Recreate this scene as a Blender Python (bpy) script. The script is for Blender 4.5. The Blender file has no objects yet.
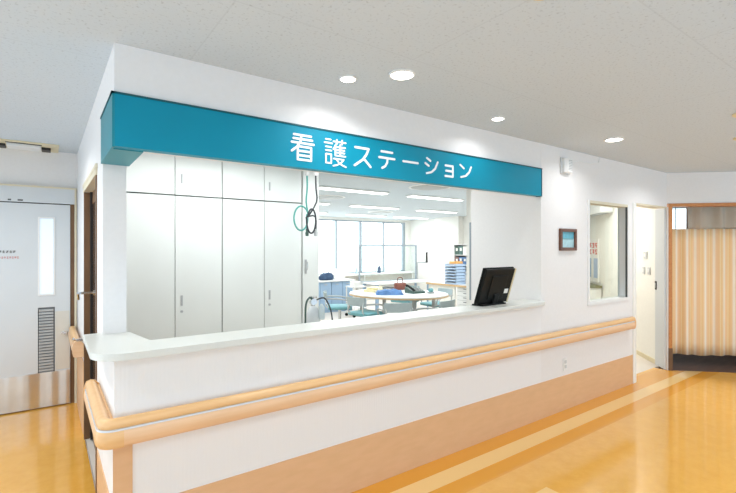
import bpy, bmesh, math, random
from mathutils import Vector, Matrix
random.seed(4)
sc = bpy.context.scene
col = sc.collection
PI = math.pi

# ------------------------------------------------------------------ materials
def lin(c):
    c = c / 255.0
    return c / 12.92 if c <= .04045 else ((c + .055) / 1.055) ** 2.4
def rgb(r, g, b): return (lin(r), lin(g), lin(b), 1)

def mat(name, c, rough=.5, metal=0, noise=0, nscale=20, bump=0, bscale=60, spec=.5, coat=0, alpha=1, emit=None, es=0):
    m = bpy.data.materials.new(name); m.use_nodes = True
    nt = m.node_tree; b = nt.nodes['Principled BSDF']
    base = rgb(*c)
    b.inputs['Base Color'].default_value = base
    b.inputs['Roughness'].default_value = rough
    b.inputs['Metallic'].default_value = metal
    b.inputs['Specular IOR Level'].default_value = spec
    b.inputs['Coat Weight'].default_value = coat
    b.inputs['Alpha'].default_value = alpha
    tc = nt.nodes.new('ShaderNodeTexCoord')
    if noise:
        n = nt.nodes.new('ShaderNodeTexNoise'); n.inputs['Scale'].default_value = nscale
        n.inputs['Detail'].default_value = 3
        nt.links.new(tc.outputs['Object'], n.inputs['Vector'])
        r = nt.nodes.new('ShaderNodeValToRGB')
        r.color_ramp.elements[0].position = .3; r.color_ramp.elements[1].position = .7
        r.color_ramp.elements[0].color = tuple(x * (1 - noise) for x in base[:3]) + (1,)
        r.color_ramp.elements[1].color = tuple(min(1, x * (1 + noise * .5)) for x in base[:3]) + (1,)
        nt.links.new(n.outputs['Fac'], r.inputs['Fac']); nt.links.new(r.outputs['Color'], b.inputs['Base Color'])
    if bump:
        n2 = nt.nodes.new('ShaderNodeTexNoise'); n2.inputs['Scale'].default_value = bscale
        nt.links.new(tc.outputs['Object'], n2.inputs['Vector'])
        bp = nt.nodes.new('ShaderNodeBump'); bp.inputs['Strength'].default_value = bump; bp.inputs['Distance'].default_value = .004
        nt.links.new(n2.outputs['Fac'], bp.inputs['Height']); nt.links.new(bp.outputs['Normal'], b.inputs['Normal'])
    if emit:
        b.inputs['Emission Color'].default_value = rgb(*emit); b.inputs['Emission Strength'].default_value = es
    return m

def wood(name, a, c, scale=(1, 14, 14), rough=.35):
    m = mat(name, a, rough)
    nt = m.node_tree; b = nt.nodes['Principled BSDF']
    tc = nt.nodes.new('ShaderNodeTexCoord'); mp = nt.nodes.new('ShaderNodeMapping'); mp.inputs['Scale'].default_value = scale
    n = nt.nodes.new('ShaderNodeTexNoise'); n.inputs['Scale'].default_value = 3; n.inputs['Detail'].default_value = 5
    r = nt.nodes.new('ShaderNodeValToRGB'); r.color_ramp.elements[0].position = .3; r.color_ramp.elements[1].position = .7
    r.color_ramp.elements[0].color = rgb(*a); r.color_ramp.elements[1].color = rgb(*c)
    nt.links.new(tc.outputs['Object'], mp.inputs['Vector']); nt.links.new(mp.outputs['Vector'], n.inputs['Vector'])
    nt.links.new(n.outputs['Fac'], r.inputs['Fac']); nt.links.new(r.outputs['Color'], b.inputs['Base Color'])
    return m

def glass(name, tint=(235, 245, 245), refl=.08):
    m = bpy.data.materials.new(name); m.use_nodes = True; nt = m.node_tree; nt.nodes.clear()
    o = nt.nodes.new('ShaderNodeOutputMaterial'); mx = nt.nodes.new('ShaderNodeMixShader')
    t = nt.nodes.new('ShaderNodeBsdfTransparent'); t.inputs['Color'].default_value = rgb(*tint)
    g = nt.nodes.new('ShaderNodeBsdfGlossy'); g.inputs['Roughness'].default_value = .02
    mx.inputs['Fac'].default_value = refl
    nt.links.new(t.outputs[0], mx.inputs[1]); nt.links.new(g.outputs[0], mx.inputs[2]); nt.links.new(mx.outputs[0], o.inputs['Surface'])
    return m

M = {}
M['wall'] = mat('white wallpaper', (236, 233, 231), .75, noise=.015, nscale=40, bump=.12, bscale=220, spec=.2)
M['wall_in'] = mat('station wall paint', (240, 238, 232), .75, bump=.05, bscale=200, spec=.2)
M['wall_cream'] = mat('cream wall', (242, 240, 232), .7, noise=.02, spec=.2)
M['panel'] = mat('ribbed counter front', (238, 236, 235), .6, spec=.3)
M['fascia'] = mat('teal sign laminate', (0, 141, 169), .45, noise=.03, nscale=5, spec=.25)
M['fascia_trim'] = mat('dark teal edge', (0, 84, 92), .4, noise=.03)
M['fascia_side'] = mat('teal green end laminate', (0, 134, 150), .38, noise=.03, nscale=5)
def ribs(m, period=.019, st=.25):
    nt = m.node_tree; b = nt.nodes['Principled BSDF']; g = nt.nodes.new('ShaderNodeNewGeometry')
    wv = nt.nodes.new('ShaderNodeTexWave'); wv.bands_direction = 'X'; wv.inputs['Scale'].default_value = 2 * PI / 20 / period
    wv.inputs['Distortion'].default_value = 0
    nt.links.new(g.outputs['Position'], wv.inputs['Vector'])
    bp = nt.nodes.new('ShaderNodeBump'); bp.inputs['Strength'].default_value = st; bp.inputs['Distance'].default_value = .002
    nt.links.new(wv.outputs['Fac'], bp.inputs['Height']); nt.links.new(bp.outputs['Normal'], b.inputs['Normal'])
ribs(M['panel'])
M['letter'] = mat('white lettering', (246, 246, 248), .4, noise=.01)
M['counter'] = mat('pale solid surface', (216, 216, 209), .3, noise=.02, nscale=120)
M['railwood'] = wood('light beech handrail', (228, 180, 124), (236, 192, 138), rough=.35)
M['railwood2'] = wood('pink beech handrail', (230, 188, 146), (238, 198, 158), rough=.4)
M['dado'] = wood('tan dado sheet', (220, 176, 132), (226, 182, 140), (2, 2, 8), .45)
M['alu'] = mat('brushed aluminium', (200, 203, 206), .28, 1, noise=.05, nscale=30)
M['satin'] = mat('satin silver strip', (214, 216, 220), .4, .35, noise=.03)
M['steel'] = mat('stainless kick plate', (216, 218, 220), .3, 1, noise=.10, nscale=5, bump=.5, bscale=3)
def brushed(m):
    nt = m.node_tree; b = nt.nodes['Principled BSDF']; g = nt.nodes.new('ShaderNodeTexCoord'); mp = nt.nodes.new('ShaderNodeMapping'); mp.inputs['Scale'].default_value = (4, 1, .15)
    n = nt.nodes.new('ShaderNodeTexNoise'); n.inputs['Scale'].default_value = 1.6; n.inputs['Detail'].default_value = 1
    nt.links.new(g.outputs['Object'], mp.inputs['Vector']); nt.links.new(mp.outputs['Vector'], n.inputs['Vector'])
    bp = nt.nodes.new('ShaderNodeBump'); bp.inputs['Strength'].default_value = 1; bp.inputs['Distance'].default_value = .05
    nt.links.new(n.outputs['Fac'], bp.inputs['Height']); nt.links.new(bp.outputs['Normal'], b.inputs['Normal'])
brushed(M['steel'])
M['chrome'] = mat('chrome', (210, 212, 214), .15, 1, noise=.03)
M['cabinet'] = mat('off white cabinet steel', (226, 229, 225), .4, noise=.015, nscale=3)
M['gap'] = mat('dark joint', (84, 86, 86), .6, noise=.03)
M['door'] = mat('pale grey door', (212, 216, 218), .45, noise=.015, nscale=3)
M['doorframe'] = mat('ivory door frame', (222, 212, 186), .45, noise=.02)
M['brown'] = wood('brown door wood', (104, 74, 48), (128, 94, 62), (3, 3, 1), .4)
M['dark'] = mat('dark gasket', (38, 32, 28), .5, noise=.05)
M['frost'] = mat('glowing frosted glass pane', (206, 222, 236), .35, noise=.05, nscale=4, emit=(214, 230, 246), es=.55)  # emission stands in for light from the room behind the door
M['black'] = mat('black plastic', (14, 17, 16), .5, noise=.05, spec=.2)
M['screen'] = mat('dark screen glass', (12, 14, 18), .12, noise=.05)
M['beige'] = mat('beige plastic', (214, 200, 160), .5, noise=.03)
M['whiteplastic'] = mat('white plastic', (236, 236, 234), .4, noise=.01)
M['greyplastic'] = mat('grey plastic', (176, 178, 178), .45, noise=.03)
M['plate'] = mat('light grey switch plate', (206, 208, 208), .45, noise=.02)
M['darkwood'] = wood('dark walnut picture frame', (92, 56, 40), (120, 76, 54))
M['picture_blue'] = mat('blue water picture', (96, 176, 196), .3, noise=.25, nscale=26)
M['picture_pale'] = mat('pale sky picture', (176, 212, 218), .3, noise=.15, nscale=26)
M['lamp'] = mat('lit lamp', (255, 255, 255), .4, emit=(255, 252, 245), es=7)
M['tube'] = mat('lit fluorescent', (255, 255, 255), .4, emit=(255, 254, 250), es=2.2)
M['pullplate'] = mat('warm grey pull plate', (214, 210, 200), .45, noise=.02)
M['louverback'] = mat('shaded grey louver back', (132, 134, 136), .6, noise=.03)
M['cream'] = mat('cream plastic', (232, 214, 172), .5, noise=.03)
M['ventbeige'] = mat('beige diffuser', (228, 216, 182), .5, noise=.03)
M['blue'] = mat('blue grey cabinet', (150, 176, 202), .45, noise=.03, nscale=4)
M['blue2'] = mat('mid blue cloth', (92, 132, 182), .8, noise=.2, nscale=18)
M['navy'] = mat('dark blue bag fabric', (58, 82, 112), .8, noise=.25, nscale=18)
M['teal'] = mat('teal vinyl seat', (112, 170, 178), .5, noise=.08)
M['chairback'] = mat('grey chair back mesh', (170, 184, 188), .6, noise=.05)
M['greenvinyl'] = mat('green grey vinyl', (96, 128, 124), .5, noise=.08)
M['tabletop'] = mat('white table laminate', (240, 240, 238), .3, noise=.01)
M['tableedge'] = wood('wood table edging', (206, 170, 126), (220, 186, 142))
M['red'] = mat('red ink', (206, 92, 76), .6, noise=.05)
M['redbrown'] = mat('red brown leather', (128, 76, 64), .6, noise=.15)
M['paper'] = mat('paper', (244, 242, 236), .7, noise=.01)
M['yellow'] = mat('cream file cover', (232, 222, 178), .6, noise=.04)
M['orange'] = mat('orange label card', (236, 176, 104), .6, noise=.04)
M['lightblue'] = mat('pale blue plastic tray', (176, 198, 224), .4, noise=.04)
M['olive'] = mat('olive shelf top', (128, 128, 92), .5, noise=.1)
M['hoseg'] = mat('teal green hose', (84, 160, 150), .4, noise=.04)
M['hosek'] = mat('black hose', (52, 56, 60), .4, noise=.04)
M['hosed'] = mat('dark green hose', (74, 100, 92), .4, noise=.04)
M['cylinder'] = mat('pale grey cylinder paint', (226, 232, 234), .25, noise=.02)
M['bottle'] = mat('clear humidifier bottle', (214, 230, 234), .15, noise=.02)
M['frame_or'] = wood('orange brown door frame', (186, 120, 62), (204, 138, 78), rough=.4)
M['framegrey'] = mat('grey window frame', (156, 166, 174), .4, .3, noise=.02)
M['glass'] = glass('clear glass', (248, 252, 252), .04)
M['curtain_pink'] = mat('rose window drape', (206, 168, 150), .8, noise=.1)

def floor_mat():
    m = mat('orange vinyl floor', (222, 150, 58), .11, coat=.25, spec=.5)
    nt = m.node_tree; b = nt.nodes['Principled BSDF']; L = nt.links.new
    g = nt.nodes.new('ShaderNodeNewGeometry'); s = nt.nodes.new('ShaderNodeSeparateXYZ'); L(g.outputs['Position'], s.inputs[0])
    def between(out, a, c):
        x = nt.nodes.new('ShaderNodeMath'); x.operation = 'GREATER_THAN'; L(out, x.inputs[0]); x.inputs[1].default_value = a
        y = nt.nodes.new('ShaderNodeMath'); y.operation = 'LESS_THAN'; L(out, y.inputs[0]); y.inputs[1].default_value = c
        z = nt.nodes.new('ShaderNodeMath'); z.operation = 'MULTIPLY'; L(x.outputs[0], z.inputs[0]); L(y.outputs[0], z.inputs[1]); return z.outputs[0]
    def mul(a, c):
        z = nt.nodes.new('ShaderNodeMath'); z.operation = 'MULTIPLY'; L(a, z.inputs[0]); L(c, z.inputs[1]); return z.outputs[0]
    def mix(f, a, c):
        x = nt.nodes.new('ShaderNodeMix'); x.data_type = 'RGBA'; L(f, x.inputs['Factor'])
        if isinstance(a, tuple): x.inputs['A'].default_value = a
        else: L(a, x.inputs['A'])
        x.inputs['B'].default_value = c; return x.outputs['Result']
    n = nt.nodes.new('ShaderNodeTexNoise'); n.inputs['Scale'].default_value = 9; n.inputs['Detail'].default_value = 8; n.inputs['Roughness'].default_value = .7
    L(g.outputs['Position'], n.inputs['Vector'])
    r = nt.nodes.new('ShaderNodeValToRGB'); r.color_ramp.elements[0].position = .3; r.color_ramp.elements[1].position = .7
    r.color_ramp.elements[0].color = rgb(*FLOOR_A); r.color_ramp.elements[1].color = rgb(*FLOOR_B)
    L(n.outputs['Fac'], r.inputs['Fac'])
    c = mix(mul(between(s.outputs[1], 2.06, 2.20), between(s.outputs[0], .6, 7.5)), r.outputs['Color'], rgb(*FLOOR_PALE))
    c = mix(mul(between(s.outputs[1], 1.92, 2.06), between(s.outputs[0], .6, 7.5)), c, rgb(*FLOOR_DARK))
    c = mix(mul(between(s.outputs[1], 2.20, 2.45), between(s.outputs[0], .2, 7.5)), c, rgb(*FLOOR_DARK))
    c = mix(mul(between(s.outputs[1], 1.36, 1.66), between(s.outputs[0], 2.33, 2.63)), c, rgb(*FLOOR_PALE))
    c = mix(between(s.outputs[1], -9, -.05), c, rgb(214, 218, 222))  # unseen floor made pale to cut orange bounce on walls and ceiling
    c = mix(between(s.outputs[0], -9, -.9), c, rgb(214, 218, 222))  # same added pale zone, out of view to the left
    L(c, b.inputs['Base Color'])
    n3 = nt.nodes.new('ShaderNodeTexNoise'); n3.inputs['Scale'].default_value = 5; n3.inputs['Detail'].default_value = 2
    L(g.outputs['Position'], n3.inputs['Vector'])
    bp = nt.nodes.new('ShaderNodeBump'); bp.inputs['Strength'].default_value = .08; bp.inputs['Distance'].default_value = .01
    L(n3.outputs['Fac'], bp.inputs['Height']); L(bp.outputs['Normal'], b.inputs['Normal'])
    return m
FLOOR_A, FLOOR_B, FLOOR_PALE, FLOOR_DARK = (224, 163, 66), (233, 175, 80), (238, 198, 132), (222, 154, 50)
M['floor'] = floor_mat()
M['floor_in'] = mat('pale beige station floor', (222, 212, 200), .3, noise=.03, nscale=6)
M['floor_dark'] = wood('dark brown ward floor', (74, 50, 40), (94, 66, 52), (1, 6, 1), .65)

def ceiling_mat():
    m = mat('mineral fibre ceiling board', (212, 212, 210), .85, spec=.1)
    nt = m.node_tree; b = nt.nodes['Principled BSDF']; L = nt.links.new
    g = nt.nodes.new('ShaderNodeNewGeometry')
    mp = nt.nodes.new('ShaderNodeMapping'); mp.vector_type = 'POINT'; mp.inputs['Location'].default_value = (-2.41, -.774, 0)
    L(g.outputs['Position'], mp.inputs['Vector'])
    br = nt.nodes.new('ShaderNodeTexBrick'); br.offset = 0.5; br.inputs['Scale'].default_value = 1
    br.inputs['Brick Width'].default_value = 1.82; br.inputs['Row Height'].default_value = .91; br.inputs['Mortar Size'].default_value = .004
    br.inputs['Mortar Smooth'].default_value = .2
    br.inputs['Color1'].default_value = rgb(*CEIL); br.inputs['Color2'].default_value = rgb(*[c - 1 for c in CEIL]); br.inputs['Mortar'].default_value = rgb(*[c - 7 for c in CEIL])
    L(mp.outputs['Vector'], br.inputs['Vector'])
    v = nt.nodes.new('ShaderNodeTexNoise'); v.inputs['Scale'].default_value = 70; v.inputs['Detail'].default_value = 3
    L(g.outputs['Position'], v.inputs['Vector'])
    r = nt.nodes.new('ShaderNodeValToRGB'); r.color_ramp.elements[0].position = .30; r.color_ramp.elements[1].position = .42
    r.color_ramp.elements[0].color = (.80, .80, .80, 1); r.color_ramp.elements[1].color = (1, 1, 1, 1)
    L(v.outputs['Fac'], r.inputs['Fac'])
    x = nt.nodes.new('ShaderNodeMix'); x.data_type = 'RGBA'; x.blend_type = 'MULTIPLY'; x.inputs['Factor'].default_value = 1
    L(br.outputs['Color'], x.inputs['A']); L(r.outputs['Color'], x.inputs['B']); L(x.outputs['Result'], b.inputs['Base Color'])
    return m
CEIL = (210, 218, 224)
M['ceiling'] = ceiling_mat()

def curtain_mat():
    m = mat('striped peach curtain', (224, 184, 146), .85, spec=.1)
    nt = m.node_tree; b = nt.nodes['Principled BSDF']; L = nt.links.new
    uv = nt.nodes.new('ShaderNodeUVMap'); s = nt.nodes.new('ShaderNodeSeparateXYZ'); L(uv.outputs[0], s.inputs[0])
    w = nt.nodes.new('ShaderNodeMath'); w.operation = 'MULTIPLY'; w.inputs[1].default_value = 9.0; L(s.outputs[0], w.inputs[0])
    f = nt.nodes.new('ShaderNodeMath'); f.operation = 'FRACT'; L(w.outputs[0], f.inputs[0])
    r = nt.nodes.new('ShaderNodeValToRGB'); cr = r.color_ramp; cr.interpolation = 'LINEAR'
    cr.elements[0].position = 0; cr.elements[0].color = rgb(246, 232, 212)
    cr.elements[1].position = .14; cr.elements[1].color = rgb(246, 232, 212)
    for p, c in ((.22, (242, 208, 168)), (.50, (240, 200, 152)), (.58, (244, 220, 176)), (.66, (238, 198, 144)), (.92, (242, 208, 166)), (1, (246, 232, 212))):
        e = cr.elements.new(p); e.color = rgb(*c)
    L(f.outputs[0], r.inputs['Fac']); L(r.outputs['Color'], b.inputs['Base Color'])
    n = nt.nodes.new('ShaderNodeBsdfTranslucent'); n.inputs['Color'].default_value = rgb(230, 186, 140)
    return m
M['curtain'] = curtain_mat()

def mesh_mat():
    m = bpy.data.materials.new('curtain net'); m.use_nodes = True; nt = m.node_tree; L = nt.links.new
    b = nt.nodes['Principled BSDF']; b.inputs['Base Color'].default_value = rgb(216, 206, 190); b.inputs['Roughness'].default_value = .9
    uv = nt.nodes.new('ShaderNodeUVMap'); ck = nt.nodes.new('ShaderNodeTexChecker'); ck.inputs['Scale'].default_value = 300
    L(uv.outputs[0], ck.inputs['Vector'])
    mr = nt.nodes.new('ShaderNodeMapRange'); mr.inputs['To Min'].default_value = .35; mr.inputs['To Max'].default_value = .7
    L(ck.outputs['Fac'], mr.inputs['Value']); L(mr.outputs['Result'], b.inputs['Alpha'])
    return m
M['net'] = mesh_mat()

# ------------------------------------------------------------------ mesh builder
class MB:
    def __init__(s): s.bm = bmesh.new(); s.uv = None
    def box(s, x0, y0, z0, x1, y1, z1, bev=0, seg=2, mx=None):
        x0, x1 = min(x0, x1), max(x0, x1); y0, y1 = min(y0, y1), max(y0, y1); z0, z1 = min(z0, z1), max(z0, z1)
        r = bmesh.ops.create_cube(s.bm, size=1)
        vs = r['verts']
        for v in vs:
            v.co = Vector(((x0 + x1) / 2 + v.co.x * (x1 - x0), (y0 + y1) / 2 + v.co.y * (y1 - y0), (z0 + z1) / 2 + v.co.z * (z1 - z0)))
        if bev:
            es = list({e for v in vs for e in v.link_edges})
            r2 = bmesh.ops.bevel(s.bm, geom=es, offset=bev, segments=seg, affect='EDGES', profile=.5)
            vs = list({v for f in r2['faces'] for v in f.verts} | {v for v in vs if v.is_valid})
        if mx is not None:
            allv = set(vs); 
            for v in allv: v.co = mx @ v.co
        return s
    def cyl(s, p0, p1, r0, r1=None, n=20, cap=True):
        p0, p1 = Vector(p0), Vector(p1); r1 = r0 if r1 is None else r1
        d = p1 - p0; q = d.to_track_quat('Z', 'Y').to_matrix().to_4x4()
        mx = Matrix.Translation((p0 + p1) / 2) @ q
        bmesh.ops.create_cone(s.bm, cap_ends=cap, segments=n, radius1=r0, radius2=r1, depth=d.length, matrix=mx)
        return s
    def lathe(s, prof, c=(0, 0, 0), n=24):
        rings = []
        for r, z in prof:
            rings.append([s.bm.verts.new((c[0] + r * math.cos(2 * PI * k / n), c[1] + r * math.sin(2 * PI * k / n), c[2] + z)) for k in range(n)])
        for a, b in zip(rings, rings[1:]):
            for k in range(n): s.bm.faces.new((a[k], a[(k + 1) % n], b[(k + 1) % n], b[k]))
        s.bm.faces.new(rings[0][::-1]); s.bm.faces.new(rings[-1])
        return s
    def tube(s, pts, r, n=8, closed=False):
        pts = [Vector(p) for p in pts]; rings = []; N = len(pts)
        up = Vector((0, 0, 1)); prev = None
        for i, p in enumerate(pts):
            if closed: t = pts[(i + 1) % N] - pts[i - 1]
            else: t = pts[min(i + 1, N - 1)] - pts[max(i - 1, 0)]
            t.normalize()
            if prev is None:
                a = up if abs(t.z) < .9 else Vector((1, 0, 0))
                u = t.cross(a).normalized()
            else:
                u = (prev - t * prev.dot(t)).normalized()
            prev = u; w = t.cross(u)
            rr = r[i] if isinstance(r, (list, tuple)) else r
            rings.append([s.bm.verts.new(p + rr * (math.cos(2 * PI * k / n) * u + math.sin(2 * PI * k / n) * w)) for k in range(n)])
        pr = list(zip(rings, rings[1:])) + ([(rings[-1], rings[0])] if closed else [])
        for a, b in pr:
            for k in range(n): s.bm.faces.new((a[k], a[(k + 1) % n], b[(k + 1) % n], b[k]))
        if not closed: s.bm.faces.new(rings[0][::-1]); s.bm.faces.new(rings[-1])
        return s
    def prism(s, poly, z0, z1, bev=0):
        a = [s.bm.verts.new((x, y, z0)) for x, y in poly]; b = [s.bm.verts.new((x, y, z1)) for x, y in poly]
        n = len(poly); fs = [s.bm.faces.new(a[::-1]), s.bm.faces.new(b)]
        for k in range(n): fs.append(s.bm.faces.new((a[k], a[(k + 1) % n], b[(k + 1) % n], b[k])))
        if bev:
            es = list(fs[0].edges) + list(fs[1].edges)
            bmesh.ops.bevel(s.bm, geom=es, offset=bev, segments=2, affect='EDGES', profile=.5)
        return s
    def sweep(s, secs):
        rings = [[s.bm.verts.new(p) for p in sec] for sec in secs]; n = len(secs[0])
        for a, b in zip(rings, rings[1:]):
            for k in range(n): s.bm.faces.new((a[k], a[(k + 1) % n], b[(k + 1) % n], b[k]))
        s.bm.faces.new(rings[0][::-1]); s.bm.faces.new(rings[-1]); return s
    def xf(s, mx):
        for v in s.bm.verts: v.co = mx @ v.co
        return s
    def build(s, name, m, parent=None, local=False, smooth=False):
        bmesh.ops.recalc_face_normals(s.bm, faces=s.bm.faces)
        vs = s.bm.verts
        if parent is not None and not local:
            off = world_loc(parent)
            for v in vs: v.co -= off
        org = None
        if parent is None:
            xs = [v.co.x for v in vs]; ys = [v.co.y for v in vs]; zs = [v.co.z for v in vs]
            org = Vector(((min(xs) + max(xs)) / 2, (min(ys) + max(ys)) / 2, min(zs)))
            for v in vs: v.co -= org
        me = bpy.data.meshes.new(name); s.bm.to_mesh(me); s.bm.free()
        me.materials.append(M[m] if isinstance(m, str) else m)
        if smooth:
            for p in me.polygons: p.use_smooth = True
            try: me.set_sharp_from_angle(angle=math.radians(40))
            except Exception: pass
        o = bpy.data.objects.new(name, me); col.objects.link(o)
        if parent is not None: o.parent = parent
        else: o.location = org
        return o
def world_loc(o):
    l = Vector((0, 0, 0))
    while o is not None: l += o.location; o = o.parent
    return l
def tag(o, label=None, cat=None, group=None, kind=None):
    if label: o['label'] = label
    if cat: o['category'] = cat
    if group: o['group'] = group
    if kind: o['kind'] = kind
    return o
def thing(name, loc, label, cat, group=None, rz=0):
    o = bpy.data.objects.new(name, None); col.objects.link(o); o.location = loc; o.rotation_euler.z = rz
    o.empty_display_size = .1
    return tag(o, label, cat, group)
def struct(o): o['kind'] = 'structure'; return o
def sempty(name, loc):
    o = bpy.data.objects.new(name, None); col.objects.link(o); o.location = loc; o['kind'] = 'structure'; return o
def dup(root, loc, label=None, rz=None, group=None):
    r = root.copy(); col.objects.link(r); r.location = loc
    if rz is not None: r.rotation_euler.z = rz
    if label: r['label'] = label
    if group: r['group'] = group
    for ch in [c for c in bpy.data.objects if c.parent == root]:
        c = ch.copy(); col.objects.link(c); c.parent = r
        for g in [d for d in bpy.data.objects if d.parent == ch]:
            d = g.copy(); col.objects.link(d); d.parent = c
    return r
def B(name, m, parent, *a, bev=0): return MB().box(*a, bev=bev).build(name, m, parent)

H = 2.5           # ceiling height
CX, CY = .256, 2.35   # outer corner of the nurse station
W45 = Vector((.70711, .70711, 0)); U45 = Vector((.70711, -.70711, 0)); K = Vector((6.387, 2.35, 0))
def ang(s, m, z): return K + U45 * s + W45 * m + Vector((0, 0, z))
ANG = Matrix.Translation(K) @ Matrix.Rotation(-PI / 4, 4, 'Z')      # local x = s along the wall, local y = m away from the corridor
def abox(s0, m0, z0, s1, m1, z1, bev=0): return MB().box(s0, m0, z0, s1, m1, z1, bev).xf(ANG)

# ------------------------------------------------------------------ shell
fl = MB()
fl.prism([(-3, -2.6), (9.2, -2.6), (9.2, -.4), (6.387, 2.35), (6.39, 2.5), (.256, 2.5), (.256, 5.4), (-3, 5.4)], -.1, 0)
struct(fl.build('floor', 'floor'))
f2 = MB().prism([(.264, 2.5), (6.39, 2.5), (6.537, 2.5), (9.8, 5.6), (10.35, 5.6), (10.35, 11.8), (.264, 11.8)], -.1, -.0)
struct(f2.build('floor', 'floor_in'))
f3 = MB().box(.0, .0, -.1, 3.6, 3.6, -.0).xf(ANG)
struct(f3.build('floor', 'floor_dark'))
struct(MB().box(-3, -2.7, H, 12.6, 12, H + .1).build('ceiling', 'ceiling'))

# rear side of the corridor: unseen, left open between posts to add daylight
w = MB().box(-3, -2.7, 2.4, 9.4, -2.6, H)
for x in (-3, -.6, 1.9, 4.4, 6.9, 9.2): w.box(x, -2.7, 0, x + .08, -2.6, 2.4)
struct(w.build('wall_rear', 'wall'))
struct(MB().box(-3.1, -2.7, 2.4, -3, 5.5, H).box(-3.1, 1.2, 0, -3, 1.28, 2.4).build('wall_far_left', 'wall'))  # unseen left end, kept open below the lintel to add daylight
struct(MB().box(-3, 5.36, 0, .256, 5.46, H).build('wall_left', 'wall'))

# side wall of the station with its door
w = MB()
w.box(CX, 2.86, 0, .372, 3.2, H).box(CX, 4.3, 0, .372, 5.36, H).box(CX, 3.2, 2.05, .372, 4.3, H)
w.box(CX, 2.352, 2.272, .372, 2.86, H)
struct(w.build('wall_side', 'wall'))
# front header above the opening and the counter front below it
struct(MB().box(.372, 2.352, 2.272, 3.64, 2.412, H).box(.40, 2.40, 2.02, 3.64, 2.43, 2.272).build('wall_header', 'wall'))
w = MB().box(CX, CY, 0, 3.64, 2.46, 1.036).box(CX, 2.46, 0, .372, 2.86, 1.036)
struct(w.build('wall_counter', 'panel'))
# main wall to the right, with the window hole and the door opening
w = MB()
w.box(3.64, CY, 0, 4.459, 2.44, H).box(4.459, CY, 0, 5.315, 2.44, .985).box(4.459, CY, 2.02, 5.315, 2.44, H)
w.box(5.315, CY, 0, 5.50, 2.44, H).box(5.50, CY, 2.07, 6.387, 2.5, H).box(3.64, 2.44, 0, 3.76, 3.17, H)
struct(w.build('wall_front', 'wall'))
# partition between the station and the staff room behind the small window
for a in ((3.76, 3.07, 0, 5.4, 3.17, H), (5.4, 3.07, 0, 5.5, 4.7, H), (5.4, 4.7, 0, 10.2, 4.8, H)):
    struct(B('wall_partition', 'wall_in', None, *a))
struct(MB().box(10.2, 4.7, 0, 10.3, 11.7, H).box(10.0, 9.2, 0, 10.2, 10.2, H).build('wall_right', 'wall_in'))
struct(MB().box(.372, 4.99, 0, 2.72, 5.09, H).box(2.56, 5.09, 0, 2.72, 11.7, H).build('wall_inner_left', 'wall_in'))
struct(MB().box(2.352, 4.5, 0, 2.556, 4.985, H, .004).build('wall_column', 'cabinet'))
w = MB().box(2.72, 11.6, 0, 10.2, 11.75, .75).box(2.72, 11.6, 2.42, 10.2, 11.75, H).box(9.97, 11.6, .75, 10.2, 11.75, 2.42).box(2.72, 11.6, .75, 3.56, 11.75, 2.42)
struct(w.build('wall_back', 'wall_in'))
# 45 degree walls at the far right
struct(abox(0, 0, 0, .02, .28, 2.07).xf(Matrix.Identity(4)).build('wall_pier', 'wall'))
struct(abox(.0, .28, 0, .08, 3.5, H).build('wall_diagonal', 'wall_cream'))
struct(abox(0, 0, 2.115, 2.1, .12, H).build('wall_angled', 'wall'))
struct(abox(2.1, 0, 0, 3.7, .12, H).build('wall_angled', 'wall'))
struct(MB().box(9.2, -2.7, 2.4, 9.3, -.3, H).build('wall_far_right', 'wall'))  # unseen right end, open underneath to add daylight
# ward behind the curtain
w = abox(.08, 3.1, 0, 3.4, 3.2, .9); w2 = MB().box(.08, 3.1, 2.35, 3.4, 3.2, H).box(.08, 3.1, .9, .5, 3.2, 2.35).box(1.84, 3.1, .9, 3.4, 3.2, 2.35).xf(ANG)
struct(w.build('wall_ward', 'wall_cream')); struct(w2.build('wall_ward', 'wall_cream'))
struct(abox(3.3, .12, 0, 3.4, 3.1, H).build('wall_ward', 'wall_cream'))

# dado, corner post, skirting, wall seam, end trims
struct(B('baseboard_front', 'dado', None, .332, 2.344, .001, 5.435, 2.35, .33))
struct(B('baseboard_side', 'dado', None, .250, 2.36, .001, .256, 3.14, .33))
struct(B('baseboard_left', 'dado', None, .250, 4.38, .001, .256, 5.3, .60))
struct(B('trim_1', 'dado', None, .250, 2.342, .001, .330, 2.3505, .66))
struct(B('trim_2', 'wall_in', None, 5.44, 2.34, 0, 5.515, 2.515, 2.07, bev=.004))
struct(B('trim_3', 'doorframe', None, 5.50, 2.345, 2.055, 6.37, 2.50, 2.072))
struct(B('trim_4', 'framegrey', None, 3.636, 3.172, 1.0, 3.764, 3.19, 1.82))
struct(abox(-.012, .29, 0.001, 0, 3.4, .06).build('baseboard_diagonal', 'ventbeige'))
struct(B('trim_5', 'gap', None, CX - .0005, 2.349, 1.878, CX, 2.35, 1.8785))

# ------------------------------------------------------------------ sign fascia with lettering
sg = thing('sign', (.256, 2.34, 2.016), 'long teal sign board with white Japanese lettering above the counter opening', 'sign')
B('face_panel', 'fascia', sg, .256, 2.340, 2.02, 3.630, 2.398, 2.262)
B('end_panel', 'fascia_side', sg, .246, 2.342, 2.016, .256, 2.86, 2.262)
B('soffit_panel', 'fascia_side', sg, .256, 2.399, 2.016, .385, 2.858, 2.024)
tr = MB().box(.242, 2.334, 2.262, 3.636, 2.40, 2.270).box(.242, 2.334, 2.262, .256, 2.86, 2.270).box(3.630, 2.336, 2.016, 3.636, 2.398, 2.262)
tr.build('edge_trim', 'fascia_trim', sg)

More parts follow.
